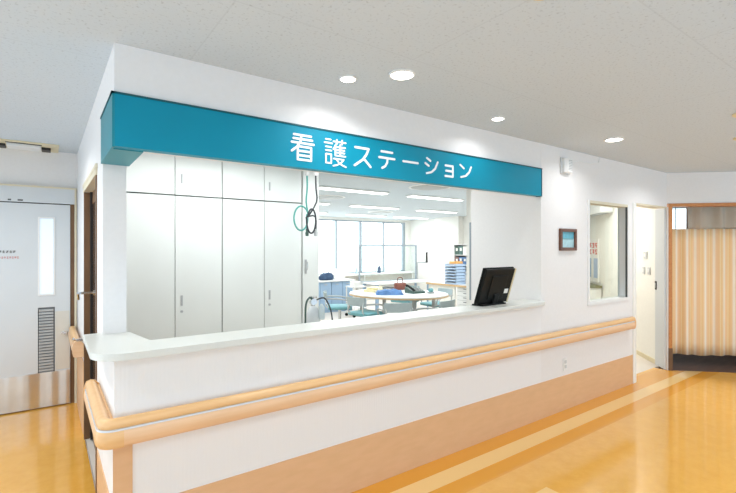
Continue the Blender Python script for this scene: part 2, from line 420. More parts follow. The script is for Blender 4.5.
def stroke(b, pts, r, y, th=.004):
    pts = [Vector((p[0], 0, p[1])) for p in pts]
    def cap(a, c):
        n = 8; d = (c - a); L_ = d.length
        if L_ < 1e-6: return
        d.normalize(); p = Vector((-d.z, 0, d.x)); ring = []
        for k in range(n + 1):
            t = PI / 2 + PI * k / n; ring.append(a + r * (math.cos(t) * d + math.sin(t) * p))
        for k in range(n + 1):
            t = -PI / 2 + PI * k / n; ring.append(c + r * (math.cos(t) * d + math.sin(t) * p))
        f = [b.bm.verts.new((q.x, y, q.z)) for q in ring]; g = [b.bm.verts.new((q.x, y - th, q.z)) for q in ring]
        b.bm.faces.new(f); b.bm.faces.new(g[::-1]); m_ = len(ring)
        for k in range(m_): b.bm.faces.new((f[k], f[(k + 1) % m_], g[(k + 1) % m_], g[k]))
    for a, c in zip(pts, pts[1:]):
        th += .00012; y -= .00001
        cap(a, c)
def arc(cx, cz, rx, rz, a0, a1, n=8):
    return [(cx + rx * math.cos(math.radians(a0 + (a1 - a0) * k / n)), cz + rz * math.sin(math.radians(a0 + (a1 - a0) * k / n))) for k in range(n + 1)]
R_ = .045
GL = [   # (centre x, width, height, radius, strokes on the unit square, origin at lower left)
 (1.221, .152, .156, .048, [[(.12, .95), (.86, .95)], [(.10, .80), (.90, .80)], [(.03, .655), (.97, .655)], [(.44, .95), (.40, .72), (.25, .5), (.03, .33)],
     [(.28, .52), (.86, .52), (.86, .03), (.28, .03), (.28, .52)], [(.28, .355), (.86, .355)], [(.28, .19), (.86, .19)]]),
 (1.443, .156, .158, .036, [[(.08, .97), (.30, .97)], [(.02, .83), (.36, .83)], [(.08, .68), (.32, .68)], [(.08, .54), (.32, .54)],
     [(.08, .40), (.32, .40), (.32, .06), (.08, .06), (.08, .40)],
     [(.42, .92), (.99, .92)], [(.58, 1.0), (.58, .84)], [(.82, 1.0), (.82, .84)],
     [(.54, .82), (.42, .62)], [(.50, .72), (.50, .38)], [(.74, .82), (.72, .74)], [(.50, .72), (.96, .72)], [(.50, .61), (.93, .61)], [(.50, .50), (.93, .50)], [(.50, .38), (.98, .38)], [(.73, .72), (.73, .38)],
     [(.44, .25), (.90, .25), (.78, .12), (.60, .02), (.42, -.03)], [(.54, .25), (.68, .10), (.84, .02), (1.0, -.03)]]),
 (1.651, .138, .125, .055, [[(.08, .95), (.84, .95), (.72, .66), (.50, .36), (.05, .03)], [(.56, .42), (.95, .03)]]),
 (1.849, .135, .118, .055, [[(.16, .95), (.84, .95)], [(.02, .60), (.98, .60)], [(.54, .60), (.52, .36), (.40, .14), (.20, .02)]]),
 (2.060, .140, .12, .055, [[(.02, .50), (.98, .50)]]),
 (2.263, .140, .118, .055, [[(.16, .98), (.40, .84)], [(.04, .66), (.28, .52)], [(.14, .06), (.48, .16), (.74, .40), (.92, .82)]]),
 (2.443, .095, .085, .060, [[(.08, .96), (.90, .96), (.90, .04), (.06, .04)], [(.14, .50), (.90, .50)]]),
 (2.622, .138, .108, .055, [[(.06, .92), (.36, .70)], [(.12, .06), (.50, .18), (.78, .46), (.95, .86)]]),
]
zb = [2.062, 2.060, 2.073, 2.080, 2.088, 2.080, 2.082, 2.086]
for (cx, wd, ht, r, sts), z0 in zip(GL, zb):
    b = MB()
    for i, st in enumerate(sts):
        stroke(b, [(cx - wd / 2 + wd * u, z0 + ht * v) for u, v in st], r * .135, 2.340, (.003 + .0011 * (i % 2) + .00005 * i))
    b.build('lettering', 'letter', sg)

# ------------------------------------------------------------------ counter top
pl = []
x0, y0, rr = .165, 2.288, .15
pl += [(x0, 2.93)] + [(x0 + rr + rr * math.cos(a), y0 + rr + rr * math.sin(a)) for a in [PI + PI / 2 * k / 10 for k in range(11)]]
pl += [(3.60, y0), (3.675, 2.33), (3.675, 2.349), (3.639, 2.349), (3.639, 2.535), (.435, 2.535), (.392, 2.859), (.26, 2.859), (.26, 2.93)]
ct = MB().prism(pl, 1.037, 1.07, .006).build('counter_top', 'counter')
tag(ct, 'long pale solid counter top with rounded left corner under the teal sign', 'counter')

# ------------------------------------------------------------------ handrails
def rail_secs(prof, path):
    """path: list of (point, outward normal) ; prof: (d, z)"""
    return [[(p[0] + n[0] * d, p[1] + n[1] * d, z) for d, z in prof] for p, n in path]
def corner_path(xe, ye):
    P = [((CX, ye), (-1, 0)), ((CX, CY + .001), (-1, 0))]
    for k in range(1, 9):
        a = PI + PI / 2 * k / 9; P.append(((CX, CY), (math.cos(a), math.sin(a))))
    return P + [((CX + .001, CY), (0, -1)), ((xe, CY), (0, -1))]
def ell(cd, cz, rd, rz, n=16): return [(cd + rd * math.cos(2 * PI * k / n), cz + rz * math.sin(2 * PI * k / n)) for k in range(n)]
UP = [(.018, .735), (.067, .735), (.0715, .745), (.069, .762), (.058, .774), (.043, .779), (.028, .774), (.017, .762), (.015, .745)]; LOWP = [(.0, .645), (.050, .645), (.066, .650), (.075, .664), (.078, .688), (.077, .712), (.072, .726), (.0, .726)]
STR = [(.030, .7265), (.074, .7265), (.073, .7345), (.030, .7345)]; BK = [(.001, .7265), (.029, .7265), (.029, .750), (.001, .750)]
hr = thing('handrail', (CX, CY, .65), 'long beech handrail with silver line wrapping the counter corner', 'handrail')
P = corner_path(5.33, 3.05)
MB().sweep(rail_secs(UP, P)).build('top_bar', 'railwood', hr, smooth=True)
MB().sweep(rail_secs(LOWP, P)).build('lower_bar', 'railwood2', hr, smooth=True)
MB().sweep(rail_secs(STR, P)).build('metal_strip', 'satin', hr)
MB().sweep(rail_secs(BK, P)).build('backing_board', 'railwood', hr)
CAP = [(.0, .643), (.060, .643), (.072, .650), (.080, .68), (.080, .726), (.073, .755), (.066, .772), (.043, .781), (.02, .775), (.0, .752)]
MB().sweep(rail_secs(CAP, [((5.33, CY), (0, -1)), ((5.345, CY), (0, -1))])).build('end_cap', 'railwood', hr)
MB().sweep(rail_secs(CAP, [((CX, 3.065), (-1, 0)), ((CX, 3.05), (-1, 0))])).build('end_cap', 'railwood', hr)

CC = [(.04, .643), (.052, .643), (.068, .648), (.077, .663), (.080, .688), (.079, .712), (.074, .7262), (.04, .7262)]
MB().sweep(rail_secs(CC, [((CX, CY + .03), (-1, 0))] + P[1:-1] + [((CX + .03, CY), (0, -1))])).build('corner_cap', 'railwood', hr, smooth=True)
h2 = thing('handrail', (CX, 4.4, .65), 'short beech handrail with chrome bracket beside the sliding door', 'handrail')
P = [((CX, 5.3), (-1, 0)), ((CX, 4.42), (-1, 0))]
MB().sweep(rail_secs([(d, z) for d, z in UP], P)).build('top_bar', 'railwood', h2, smooth=True)
MB().sweep(rail_secs(LOWP, P)).build('lower_bar', 'railwood2', h2, smooth=True)
MB().sweep(rail_secs(CAP, [((CX, 4.42), (-1, 0)), ((CX, 4.395), (-1, 0))])).build('end_cap', 'railwood2', h2)
MB().cyl((CX, 4.38, .79), (CX - .05, 4.38, .79), .012).tube([(CX - .05, 4.38, .79), (CX - .07, 4.35, .80), (CX - .075, 4.32, .815)], .009).build('bracket', 'chrome', h2, smooth=True)

# ------------------------------------------------------------------ side door
d = sempty('door_1', (.3, 3.75, 0))
B('door_leaf', 'brown', d, .305, 3.245, .01, .34, 4.255, 2.0)
B('door_glass', 'screen', d, .300, 3.9, .25, .305, 4.15, 1.9)
MB().box(CX - .006, 3.2, 0, .372, 3.24, 2.05).box(CX - .006, 4.26, 0, .372, 4.3, 2.05).build('door_jamb', 'brown', d)
MB().box(CX - .012, 3.16, 2.04, .30, 4.34, 2.065).box(CX - .010, 3.18, 2.0, .372, 4.32, 2.04).build('door_head', 'doorframe', d)
B('door_edge', 'dark', d, .29, 4.20, .01, .305, 4.258, 2.0)
hd = MB().cyl((.30, 3.98, 1.21), (.215, 3.98, 1.21), .010).tube([(.215, 3.98, 1.21), (.205, 4.0, 1.208), (.20, 4.10, 1.20), (.205, 4.125, 1.15)], .009)
hd.cyl((.30, 3.98, 1.21), (.292, 3.98, 1.21), .025).build('door_handle', 'chrome', d, smooth=True)

# ------------------------------------------------------------------ big sliding door on the left wall
d = sempty('door_2', (-.4, 5.34, 0))
L0, L1 = -1.05, .196
lf = MB().box(L0, 5.325, .012, -.062, 5.352, 1.975).box(.072, 5.325, .012, L1, 5.352, 1.975).box(-.062, 5.325, .012, .072, 5.352, .29).box(-.062, 5.325, .975, .072, 5.352, 1.09).box(-.062, 5.325, 1.85, .072, 5.352, 1.975)
lf.build('door_leaf', 'door', d)
fr = MB().box(-.062, 5.318, 1.09, -.046, 5.353, 1.85).box(.057, 5.318, 1.09, .072, 5.353, 1.85).box(-.046, 5.318, 1.09, .057, 5.353, 1.106).box(-.046, 5.318, 1.832, .057, 5.353, 1.85)
fr.build('window_frame', 'whiteplastic', d)
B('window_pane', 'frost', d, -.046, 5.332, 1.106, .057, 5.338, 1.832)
lv = MB(); n = 23
for k in range(n):
    z = .30 + (.965 - .30) * k / n
    lv.box(-.054, 5.322, z, .060, 5.326, z + .016).box(-.054, 5.326, z + .010, .060, 5.345, z + .020)
lv.build('louver', 'greyplastic', d)
B('louver_backing', 'louverback', d, -.062, 5.346, .29, .072, 5.352, .975)
B('kick_plate', 'steel', d, L0, 5.319, .014, L1 - .004, 5.325, .345)
B('pull_plate', 'pullplate', d, .075, 5.321, .36, L1 - .006, 5.325, .93)
MB().cyl((.154, 5.321, .715), (.154, 5.300, .715), .016).cyl((.130, 5.321, .715), (.130, 5.314, .715), .010).build('door_knob', 'chrome', d, smooth=True)
B('door_header', 'door', d, L0 - .1, 5.315, 1.985, .232, 5.36, 2.13)
MB().box(L0 - .1, 5.305, 2.13, .25, 5.36, 2.145).box(.232, 5.318, 0, .250, 5.36, 2.13).build('door_frame', 'doorframe', d)
B('door_gap', 'brown', d, L1 + .002, 5.345, 0, .232, 5.358, 1.985)
B('door_gap', 'dark', d, L0, 5.330, 1.9755, L1, 5.35, 1.984)
t = MB()
for (x, z, s) in ((-.275, 1.995, .012), (-.195, 1.995, .020)): t.box(x - s, 5.3135, z, x + s, 5.315, z + .014)
t.build('header_mark', 'gap', d)
# notice lettering on the leaf (only its right end is inside the frame)
t = MB()
for k, x in enumerate((-.352, -.326, -.300, -.274, -.250)):
    z = 1.505
    for s in ([(0, .016), (.018, .016)], [(0, .008), (.018, .008)], [(.009, .022), (.009, 0)], [(.001, 0), (.017, 0)] if k % 2 else [(.002, .002), (.016, .020)]):
        stroke(t, [(x + a, z + c) for a, c in s], .0016, 5.325, .001 + .0001 * k)
t.build('lettering', 'dark', d)
t = MB()
for k in range(8):
    x = -.352 + k * .019; z = 1.452
    for s in ([(0, .014), (.012, .014)], [(.006, .018), (.006, 0)], [(0, .001), (.012, .001)] if k % 2 else [(0, .008), (.012, .007)]):
        stroke(t, [(x + a, z + c) for a, c in s], .0013, 5.325, .001 + .0001 * k)
t.build('lettering', 'red', d)

# ------------------------------------------------------------------ ceiling fittings
vn = thing('ceiling_vent', (-.14, 5.1, 2.46), 'long beige slot air vent in the ceiling before the sliding door', 'vent')
B('vent_plate', 'ventbeige', vn, -.70, 4.99, 2.488, .10, 5.38, 2.4995, bev=.003)
B('slot_bar', 'whiteplastic', vn, -.285, 5.06, 2.462, -.035, 5.25, 2.488, bev=.006)
B('slot', 'dark', vn, -.29, 5.035, 2.484, -.03, 5.055, 2.488)
for x in (-.365, -.032):
    B('end_cover', 'dark', vn, x, 5.13, 2.466, x + .07, 5.27, 2.488, bev=.004)
lamps = []
def downlight(x, y, r, label):
    t = thing('downlight', (x, y, 2.49), label, 'ceiling light', 'recessed downlights in the corridor ceiling')
    b = MB()
    n = 32
    b.lathe([(r * 1.18, .0095), (r * 1.18, .003), (r * 1.05, .0), (r * .98, .002), (r * .98, .0095)], (x, y, 2.49), n)
    b.build('trim_ring', 'whiteplastic', t, smooth=True)
    MB().lathe([(r * .97, .0), (r * .9, -.0015), (.01, -.003)], (x, y, 2.4905), n).build('lens', 'lamp', t, smooth=True)
    lamps.append((x, y, r))
downlight(1.575, 1.859, .062, 'largest bright round downlight, second from left above the sign')
downlight(1.368, 2.08, .042, 'small round downlight at the left, nearest the sign')
downlight(2.676, 2.077, .042, 'small round downlight above the end of the sign lettering')
downlight(4.011, 1.884, .066, 'round downlight farthest right, near the wall speaker')
sd = thing('smoke_detector', (1.467, .944, 2.47), 'round cream smoke detector cut by the top edge', 'smoke detector')
MB().lathe([(.043, .03), (.046, .02), (.042, .008), (.03, 0), (.01, -.002)], (1.467, .944, 2.469)).build('detector_body', 'cream', sd, smooth=True)
MB().lathe([(.056, .0), (.058, .006), (.056, .0095)][::-1], (1.467, .944, 2.49)).build('mounting_ring', 'cream', sd, smooth=True)
for (x, y, lb) in ((3.98, 1.0, 'small cream ceiling disc, nearer of two at the right edge'), (4.84, 1.22, 'small cream ceiling disc, farther of two at the right edge')):
    q = MB().lathe([(.05, .02), (.052, .01), (.04, .002), (.01, 0)], (x, y, 2.4795)).build('sprinkler_cover', 'cream', smooth=True)
    tag(q, lb, 'sprinkler', 'cream ceiling sprinkler covers')

# ------------------------------------------------------------------ things on the main wall
sp = thing('wall_speaker', (4.07, 2.35, 2.25), 'small white wall speaker box high beside the sign', 'speaker')
MB().prism([(3.965, 2.349), (4.085, 2.349), (4.085, 2.315), (4.06, 2.290), (3.99, 2.290), (3.965, 2.315)], 2.265, 2.40, .006).build('speaker_body', 'whiteplastic', sp)
MB().box(3.945, 2.335, 2.255, 4.105, 2.3495, 2.41, .003).build('mounting_plate', 'plate', sp)
g = MB()
for k in range(7): g.box(3.995, 2.2885, 2.285 + .015 * k, 4.055, 2.290, 2.292 + .015 * k)
g.build('speaker_grille', 'greyplastic', sp)
MB().tube([(4.10, 2.345, 2.38), (4.3, 2.345, 2.415), (4.5, 2.345, 2.41), (4.66, 2.345, 2.44), (4.68, 2.345, 2.495)], .004).build('cable', 'whiteplastic', sp)

pc = thing('picture_frame', (4.07, 2.35, 1.52), 'small dark wooden framed blue picture hanging on the white wall', 'picture')
f = MB().box(3.925, 2.325, 1.525, 3.957, 2.349, 1.735, .004).box(4.178, 2.325, 1.525, 4.21, 2.349, 1.735, .004).box(3.957, 2.325, 1.525, 4.178, 2.349, 1.555, .004).box(3.957, 2.325, 1.705, 4.178, 2.349, 1.735, .004)
f.build('frame', 'darkwood', pc)
B('picture', 'picture_pale', pc, 3.957, 2.342, 1.555, 4.178, 2.346, 1.64)
B('picture', 'picture_blue', pc, 3.957, 2.342, 1.64, 4.178, 2.346, 1.705)
MB().box(3.975, 2.3405, 1.632, 4.16, 2.342, 1.644).build('water_line', 'teal', pc)
ot = thing('wall_outlet', (4.03, 2.35, .38), 'small white outlet plate on the wall under the handrail', 'outlet')
MB().box(3.995, 2.342, .375, 4.065, 2.3495, .495, .003).build('plate', 'whiteplastic', ot)
MB().box(4.012, 2.3405, .40, 4.048, 2.342, .43).box(4.012, 2.3405, .445, 4.048, 2.342, .475).build('socket', 'plate', ot)

# window in the main wall
d = sempty('window_2', (4.887, 2.42, .985))
fr = MB().box(4.445, 2.338, .965, 4.475, 2.445, 2.035).box(5.30, 2.338, .965, 5.335, 2.445, 2.035).box(4.475, 2.338, .965, 5.30, 2.445, .997)
fr.build('window_frame', 'whiteplastic', d)
B('window_head', 'doorframe', d, 4.475, 2.338, 2.008, 5.30, 2.445, 2.035)
B('window_bead', 'gap', d, 5.293, 2.345, .997, 5.300, 2.362, 2.008)
B('window_pane', 'glass', d, 4.475, 2.430, .997, 5.30, 2.435, 2.008)

# things in the small staff room
def onwall(s0, m0, z0, s1, m1, z1, bev=0): return abox(s0, m0, z0, s1, m1, z1, bev)
# wall 45: m is distance from K along the wall; room side is s < 0
nb = thing('notice_board', ang(-.01, 2.75, .9), 'white notice board with red writing seen through the small window', 'notice board')
onwall(-.016, 2.42, .92, -.001, 3.10, 1.72).build('board', 'paper', nb)
t = MB()
for row, z in enumerate((1.56, 1.44)):
    for k in range(4):
        m0 = 2.48 + k * .15
        for s in ([(0, .075), (.10, .075)], [(.05, .09), (.05, 0)], [(0, .0), (.10, .0)] if (k + row) % 2 else [(.0, .03), (.10, .035)], [(.01, .075), (.01, .01)] if k % 2 else [(.09, .06), (.02, .0)]):
            (a0, c0), (a1, c1) = s
            t.tube([ang(-.0175, m0 + a0, z + c0), ang(-.0175, m0 + a1, z + c1)], .007, 6)
t.build('lettering', 'red', nb)
bk = MB()
for k, z in enumerate((1.30, 1.12)): pass
onwall(-.019, 2.46, 1.0, -.0165, 2.66, 1.36).build('pinned_sheet', 'lightblue', nb)
onwall(-.019, 2.80, 1.0, -.0165, 3.02, 1.36).build('pinned_sheet', 'blue', nb)
sh = thing('low_cabinet', ang(-.2, 2.7, 0), 'low cream cabinet with olive top seen through the small window', 'cabinet')
onwall(-.32, 2.25, .0, -.02, 2.90, .84).build('body', 'wall_cream', sh)
onwall(-.34, 2.23, .84, -.018, 2.91, .885).build('cabinet_top', 'olive', sh)
ac = thing('air_conditioner', ang(-.1, 2.0, 2.12), 'white wall air conditioner seen at the top of the small window', 'air conditioner')
onwall(-.20, 1.75, 2.14, -.002, 2.5, 2.32, .02).build('casing', 'whiteplastic', ac)
onwall(-.19, 1.80, 2.13, -.06, 2.45, 2.139).build('air_outlet', 'greyplastic', ac)
for m_, z, s, lb in ((.59, 1.45, .055, 'white wall control panel inside the doorway, topmost of the three plates'), (.48, 1.235, .038, 'white switch plate inside the doorway, right one of the lower pair'), (.64, 1.235, .038, 'white switch plate inside the doorway, left one of the lower pair')):
    t = thing('switch_plate', ang(0, m_, z - .06), lb, 'light switch', 'plates on the wall inside the doorway')
    onwall(-.010, m_ - s, z - .05, -.001, m_ + s, z + .05, .002).build('plate', 'plate', t)
    onwall(-.014, m_ - s * .5, z - .02, -.010, m_ + s * .5, z + .025).build('rocker', 'whiteplastic', t)

# door leaf at the angled pier with a dark pull
d = sempty('door_3', ang(-.02, .15, 0))
onwall(-.022, .02, .004, -.0015, .265, 2.055).build('door_leaf', 'door', d)
onwall(-.030, .222, 1.0, -.022, .255, 1.11).build('door_handle', 'dark', d)
onwall(-.032, .230, 1.02, -.030, .247, 1.09).build('door_handle', 'chrome', d)

# ------------------------------------------------------------------ curtain doorway
d = sempty('door_4', ang(1, 0, 0))
MB().box(.018, -.012, 0, .058, .13, 2.075).box(2.06, -.012, 0, 2.10, .13, 2.075).box(.018, -.012, 2.075, 2.10, .13, 2.112).xf(ANG).build('door_frame', 'frame_or', d)
MB().box(.016, -.014, .0, .060, .0, .28).xf(ANG).build('kick_guard', 'brown', d)
def cloth(s0, s1, z0, z1, m, amp, name, mt, parent, wave=11.0, th=.002):
    b = MB(); uvl = b.bm.loops.layers.uv.new('UVMap')
    n = int((s1 - s0) * 130); rows = 10; vs = []
    for j in range(rows + 1):
        v = j / rows; z = z0 + (z1 - z0) * v; row = []
        for i in range(n + 1):
            s = s0 + (s1 - s0) * i / n
            a = amp * (1 - .25 * v)
            y = m + a * (math.sin(s * wave * 2 * PI / 2.2 + .6 * math.sin(3.1 * s)) + .35 * math.sin(s * 47 + 1.3))
            zz = z + (.006 * math.sin(s * 9) if j == 0 else 0)
            row.append(b.bm.verts.new((s, y, zz)))
        vs.append(row)
    for j in range(rows):
        for i in range(n):
            f = b.bm.faces.new((vs[j][i], vs[j][i + 1], vs[j + 1][i + 1], vs[j + 1][i]))
            for lp, (a, c) in zip(f.loops, ((i, j), (i + 1, j), (i + 1, j + 1), (i, j + 1))): lp[uvl].uv = (s0 + (s1 - s0) * a / n, z0 + (z1 - z0) * c / rows)
    b.xf(ANG)
    o = b.build(name, mt, parent, smooth=True)
    md = o.modifiers.new('thick', 'SOLIDIFY'); md.thickness = th
    return o
cu = thing('curtain', ang(1, .22, .16), 'peach striped hanging curtain with grey net top in the doorway', 'curtain')
cloth(.05, 2.2, .155, 1.80, .24, .020, 'curtain_cloth', 'curtain', cu)
cloth(.345, 2.2, 1.80, 2.24, .24, .026, 'net_top', 'net', cu)
MB().tube([ang(.09, .24, 2.26), ang(2.3, .24, 2.26)], .012).build('curtain_rail', 'alu', cu)
for k in range(14): MB().tube([ang(.36 + k * .135, .24, 2.255), ang(.36 + k * .135, .24, 2.235)], .004, 6).build('hook', 'whiteplastic', cu)
# ward window with rose drapes
d = sempty('window_3', ang(1.1, 3.15, .9))
fr = MB().box(.5, 3.12, .9, .53, 3.18, 2.35).box(1.81, 3.12, .9, 1.84, 3.18, 2.35).box(.53, 3.12, .9, 1.81, 3.18, .94).box(.53, 3.12, 2.31, 1.81, 3.18, 2.35)
for s in (.90, 1.27, 1.60): fr.box(s, 3.14, .94, s + .008, 3.16, 2.31)
fr.xf(ANG).build('window_frame', 'framegrey', d)
MB().box(.53, 3.148, .94, 1.81, 3.152, 2.31).xf(ANG).build('window_pane', 'glass', d)
dr = cloth(1.74, 2.05, .5, 2.4, 3.02, .03, 'window_drape', 'curtain_pink', None, wave=22)
tag(dr, 'rose pink drape gathered beside the bright window behind the curtain', 'curtain')

# ------------------------------------------------------------------ monitor on the counter
mo = thing('monitor', (3.05, 2.46, 1.07), 'black flat monitor seen from behind leaning on the counter', 'monitor')
TL = Matrix.Translation((3.06, 2.455, 1.092)) @ Matrix.Rotation(math.radians(18), 4, 'X')
MB().box(-.19, -.028, .0, .19, -.004, .305, .006).xf(TL).build('housing', 'black', mo)
MB().box(-.195, -.004, -.005, .195, .014, .31, .004).xf(TL).build('bezel', 'black', mo)
MB().box(.178, -.031, .0, .196, -.004, .305, .003).xf(TL).build('side_trim', 'beige', mo)
MB().box(-.175, .014, .018, .175, .016, .292).xf(TL).build('screen', 'screen', mo)
MB().box(-.10, -.036, .04, .10, -.027, .25, .004).xf(TL).build('rear_cover', 'black', mo)
MB().box(.105, -.0310, .085, .155, -.028, .125).xf(TL).build('sticker', 'paper', mo)
MB().box(-.03, -.05, .008, .03, -.02, .09, .006).xf(TL).build('stand_neck', 'black', mo)
MB().prism([(2.90, 2.40), (3.20, 2.40), (3.22, 2.50), (2.88, 2.50)], 1.0705, 1.084, .003).build('stand_base', 'black', mo)

# ------------------------------------------------------------------ tall cabinets in the station
def cabinet(z0, z1, loc, label, upper, group):
    t = thing('storage_cabinet', loc, label, 'cabinet', group)
    x0 = 0; wd = .896
    MB().box(0, .02, 0, wd, .44, z1 - z0).build('body', 'cabinet', t, local=True)
    MB().box(.001, .012, .001, wd - .001, .02, z1 - z0 - .001).build('door_gap', 'gap', t, local=True)
    for k in range(2):
        a = k * .448
        dd = MB().box(a + .003, -.004, .004, a + .445, .012, z1 - z0 - .004, .002).build('door', 'cabinet', t, local=True)
        if k == 1:
            if upper:
                hz = .115
                MB().box(a + .052, -.010, hz, a + .068, -.004, hz + .09, .002).build('handle', 'greyplastic', dd, local=True)
            else:
                hz = .995 - z0
                MB().box(a + .050, -.010, hz, a + .070, -.004, hz + .10, .002).build('handle', 'greyplastic', dd, local=True)
                MB().cyl((a + .06, -.004, hz - .055), (a + .06, -.012, hz - .055), .012).build('lock', 'greyplastic', dd, local=True)
    return t
c1 = cabinet(0, 2.052, (.550, 4.52, 0), 'tall white double-door storage cabinet, left one of two behind the counter', False, 'tall white storage cabinets')
dup(c1, (1.449, 4.52, 0), 'tall white double-door storage cabinet, right one beside the column with hoses')
c2 = cabinet(2.052, 2.49, (.550, 4.52, 2.056), 'white overhead cabinet standing on the left tall cabinet', True, 'white overhead cabinets')
dup(c2, (1.449, 4.52, 2.056), 'white overhead cabinet standing on the right tall cabinet')
struct(B('trim_6', 'cabinet', None, .372, 4.53, 0, .548, 4.60, H))
hk = thing('wall_hook', (2.40, 4.5, 1.27), 'small grey hook strip on the column beside the tall cabinets', 'hook')
MB().box(2.372, 4.492, 1.26, 2.398, 4.4995, 1.42, .002).build('plate', 'greyplastic', hk)
MB().tube([(2.385, 4.492, 1.40), (2.385, 4.46, 1.39), (2.385, 4.45, 1.34), (2.385, 4.465, 1.30)], .005).build('hook', 'chrome', hk, smooth=True)

# medical gas hoses hanging from the ceiling
def hose(x, y, m, zend, loopc, rx, rz, label, side):
    t = thing('gas_hose', (x, y, zend), label, 'hose', 'medical gas hoses hanging from the ceiling')
    MB().lathe([(.028, .165), (.028, .02), (.02, 0), (.008, -.002)], (x, y, 2.334)).build('ceiling_fitting', 'whiteplastic', t, smooth=True)
    pts = [(x, y, 2.334), (x + .003, y, 2.2), (x + side * .01, y, 2.05)]
    cx, cz = loopc
    a0 = 20 if side < 0 else 160
    for k in range(0, 25):
        a = math.radians(a0 + (360 if side < 0 else -360) * k / 24)
        pts.append((cx + rx * math.cos(a), y - .012 + .024 * k / 24, cz + rz * math.sin(a)))
    pts += [(x, y + .01, zend + .20), (x, y, zend + .05)]
    MB().tube(smooth_pts(pts), .0095, 8).build('hose', m, t, smooth=True)
    MB().cyl((x, y, zend + .065), (x, y, zend + .03), .014).cyl((x, y, zend + .03), (x, y, zend - .01), .020, .017).build('coupling', 'hosed' if side < 0 else 'greyplastic', t, smooth=True)
def smooth_pts(p, n=3):
    p = [Vector(q) for q in p]; out = []
    for i in range(len(p) - 1):
        a, b, c, e = p[max(i - 1, 0)], p[i], p[i + 1], p[min(i + 2, len(p) - 1)]
        for k in range(n):
            t = k / n
            out.append(.5 * ((2 * b) + (c - a) * t + (2 * a - 5 * b + 4 * c - e) * t * t + (3 * b - a - 3 * c + e) * t ** 3))
    return out + [p[-1]]
hose(2.296, 4.3, 'hoseg', 1.69, (2.225, 1.87), .085, .13, 'teal green gas hose with wide loop hanging beside the tall cabinets', -1)
hose(2.37, 4.24, 'hosek', 1.69, (2.318, 1.84), .052, .13, 'black gas hose with narrow loop hanging beside the teal hose', 1)

# oxygen cylinder on a small stand
ox = thing('oxygen_cylinder', (1.985, 3.6, 0), 'pale grey gas cylinder with regulator standing behind the counter', 'gas cylinder')
MB().lathe([(.055, .06), (.066, .075), (.066, .88), (.060, .95), (.040, 1.0), (.022, 1.02)], (1.985, 3.6, 0)).build('tank', 'cylinder', ox, smooth=True)
MB().cyl((1.985, 3.6, 1.02), (1.985, 3.6, 1.09), .018).cyl((1.985, 3.6, 1.09), (1.985, 3.6, 1.11), .035).cyl((1.955, 3.56, 1.06), (1.94, 3.50, 1.07), .028).build('regulator', 'chrome', ox, smooth=True)
MB().lathe([(.0, .0), (.026, .0), (.028, .02), (.028, .11), (.014, .13), (.012, .14)][1:], (2.04, 3.54, .90)).build('humidifier_bottle', 'bottle', ox, smooth=True)
MB().lathe([(.13, 0), (.13, .03), (.075, .058), (.02, .059)], (1.985, 3.6, 0.001)).build('stand_base', 'greyplastic', ox, smooth=True)
MB().tube(smooth_pts([(2.0, 3.57, 1.075), (2.08, 3.57, 1.09), (2.13, 3.57, 1.03), (2.165, 3.57, .93), (2.175, 3.57, .80), (2.17, 3.57, .6), (2.07, 3.57, .45)]), .007).build('hose', 'hosek', ox, smooth=True)
MB().tube(smooth_pts([(1.97, 3.57, 1.075), (1.93, 3.57, 1.10), (1.895, 3.57, 1.04), (1.89, 3.57, .9), (1.89, 3.57, .7), (1.93, 3.57, .5)]), .009).build('hose', 'hosed', ox, smooth=True)

# ------------------------------------------------------------------ station back window
d = sempty('window_4', (6.5, 11.65, .75))
fr = MB().box(3.56, 11.62, .75, 9.97, 11.72, .79).box(3.56, 11.62, 2.38, 9.97, 11.72, 2.42)
for i, x in enumerate((3.56, 4.46, 5.38, 6.29, 7.21, 8.12, 9.05)):
    wd = .07 if i % 2 == 1 else .04
    fr.box(x - wd / 2 + .02, 11.62, .79, x + wd / 2 + .02, 11.70, 2.38)
fr.box(9.89, 11.61, .75, 9.97, 11.72, 2.42)
fr.build('window_frame', 'framegrey', d)
MB().box(3.6, 11.66, .79, 9.9, 11.666, 2.38).build('window_pane', 'glass', d)

# station ceiling lights
def tube_light(x, y, label):
    t = thing('fluorescent_light', (x, y, 2.46), label, 'ceiling light', 'fluorescent lights in the nurse station')
    MB().box(x - .66, y - .10, 2.478, x + .66, y + .10, 2.4995, .004).build('housing', 'whiteplastic', t)
    MB().box(x - .645, y - .075, 2.464, x + .645, y + .075, 2.478, .004).build('diffuser', 'tube', t)
    L = bpy.data.lights.new('station_tube', 'AREA'); L.shape = 'RECTANGLE'; L.size = 1.28; L.size_y = .14; L.energy = TUBE_W if y > 5 else 18; L.color = (.93, .98, 1)
    lo = bpy.data.objects.new('station_tube', L); col.objects.link(lo); lo.location = (x, y, 2.459)
TUBE_W = 21
names = {3.9: 'front', 6.0: 'second', 8.15: 'third', 10.3: 'farthest'}
for y, xs in ((3.85, (1.25, 3.0)), (6.0, (4.06, 5.92, 7.8)), (8.15, (4.2, 6.1, 8.07)), (10.3, (5.4, 7.4, 9.1))):  # first row is hidden by the sign, added to light the cabinets
    for i, x in enumerate(xs):
        row = {3.85: 'added out of sight near the tall cabinets', 6.0: 'in the front row over the table', 8.15: 'in the middle row', 10.3: 'in the last row before the windows'}[y]
        tube_light(x, y, 'long lit ceiling light ' + row + ((', ' + (('left', 'middle', 'right') if len(xs) == 3 else ('left', 'right'))[i] + ' one')))
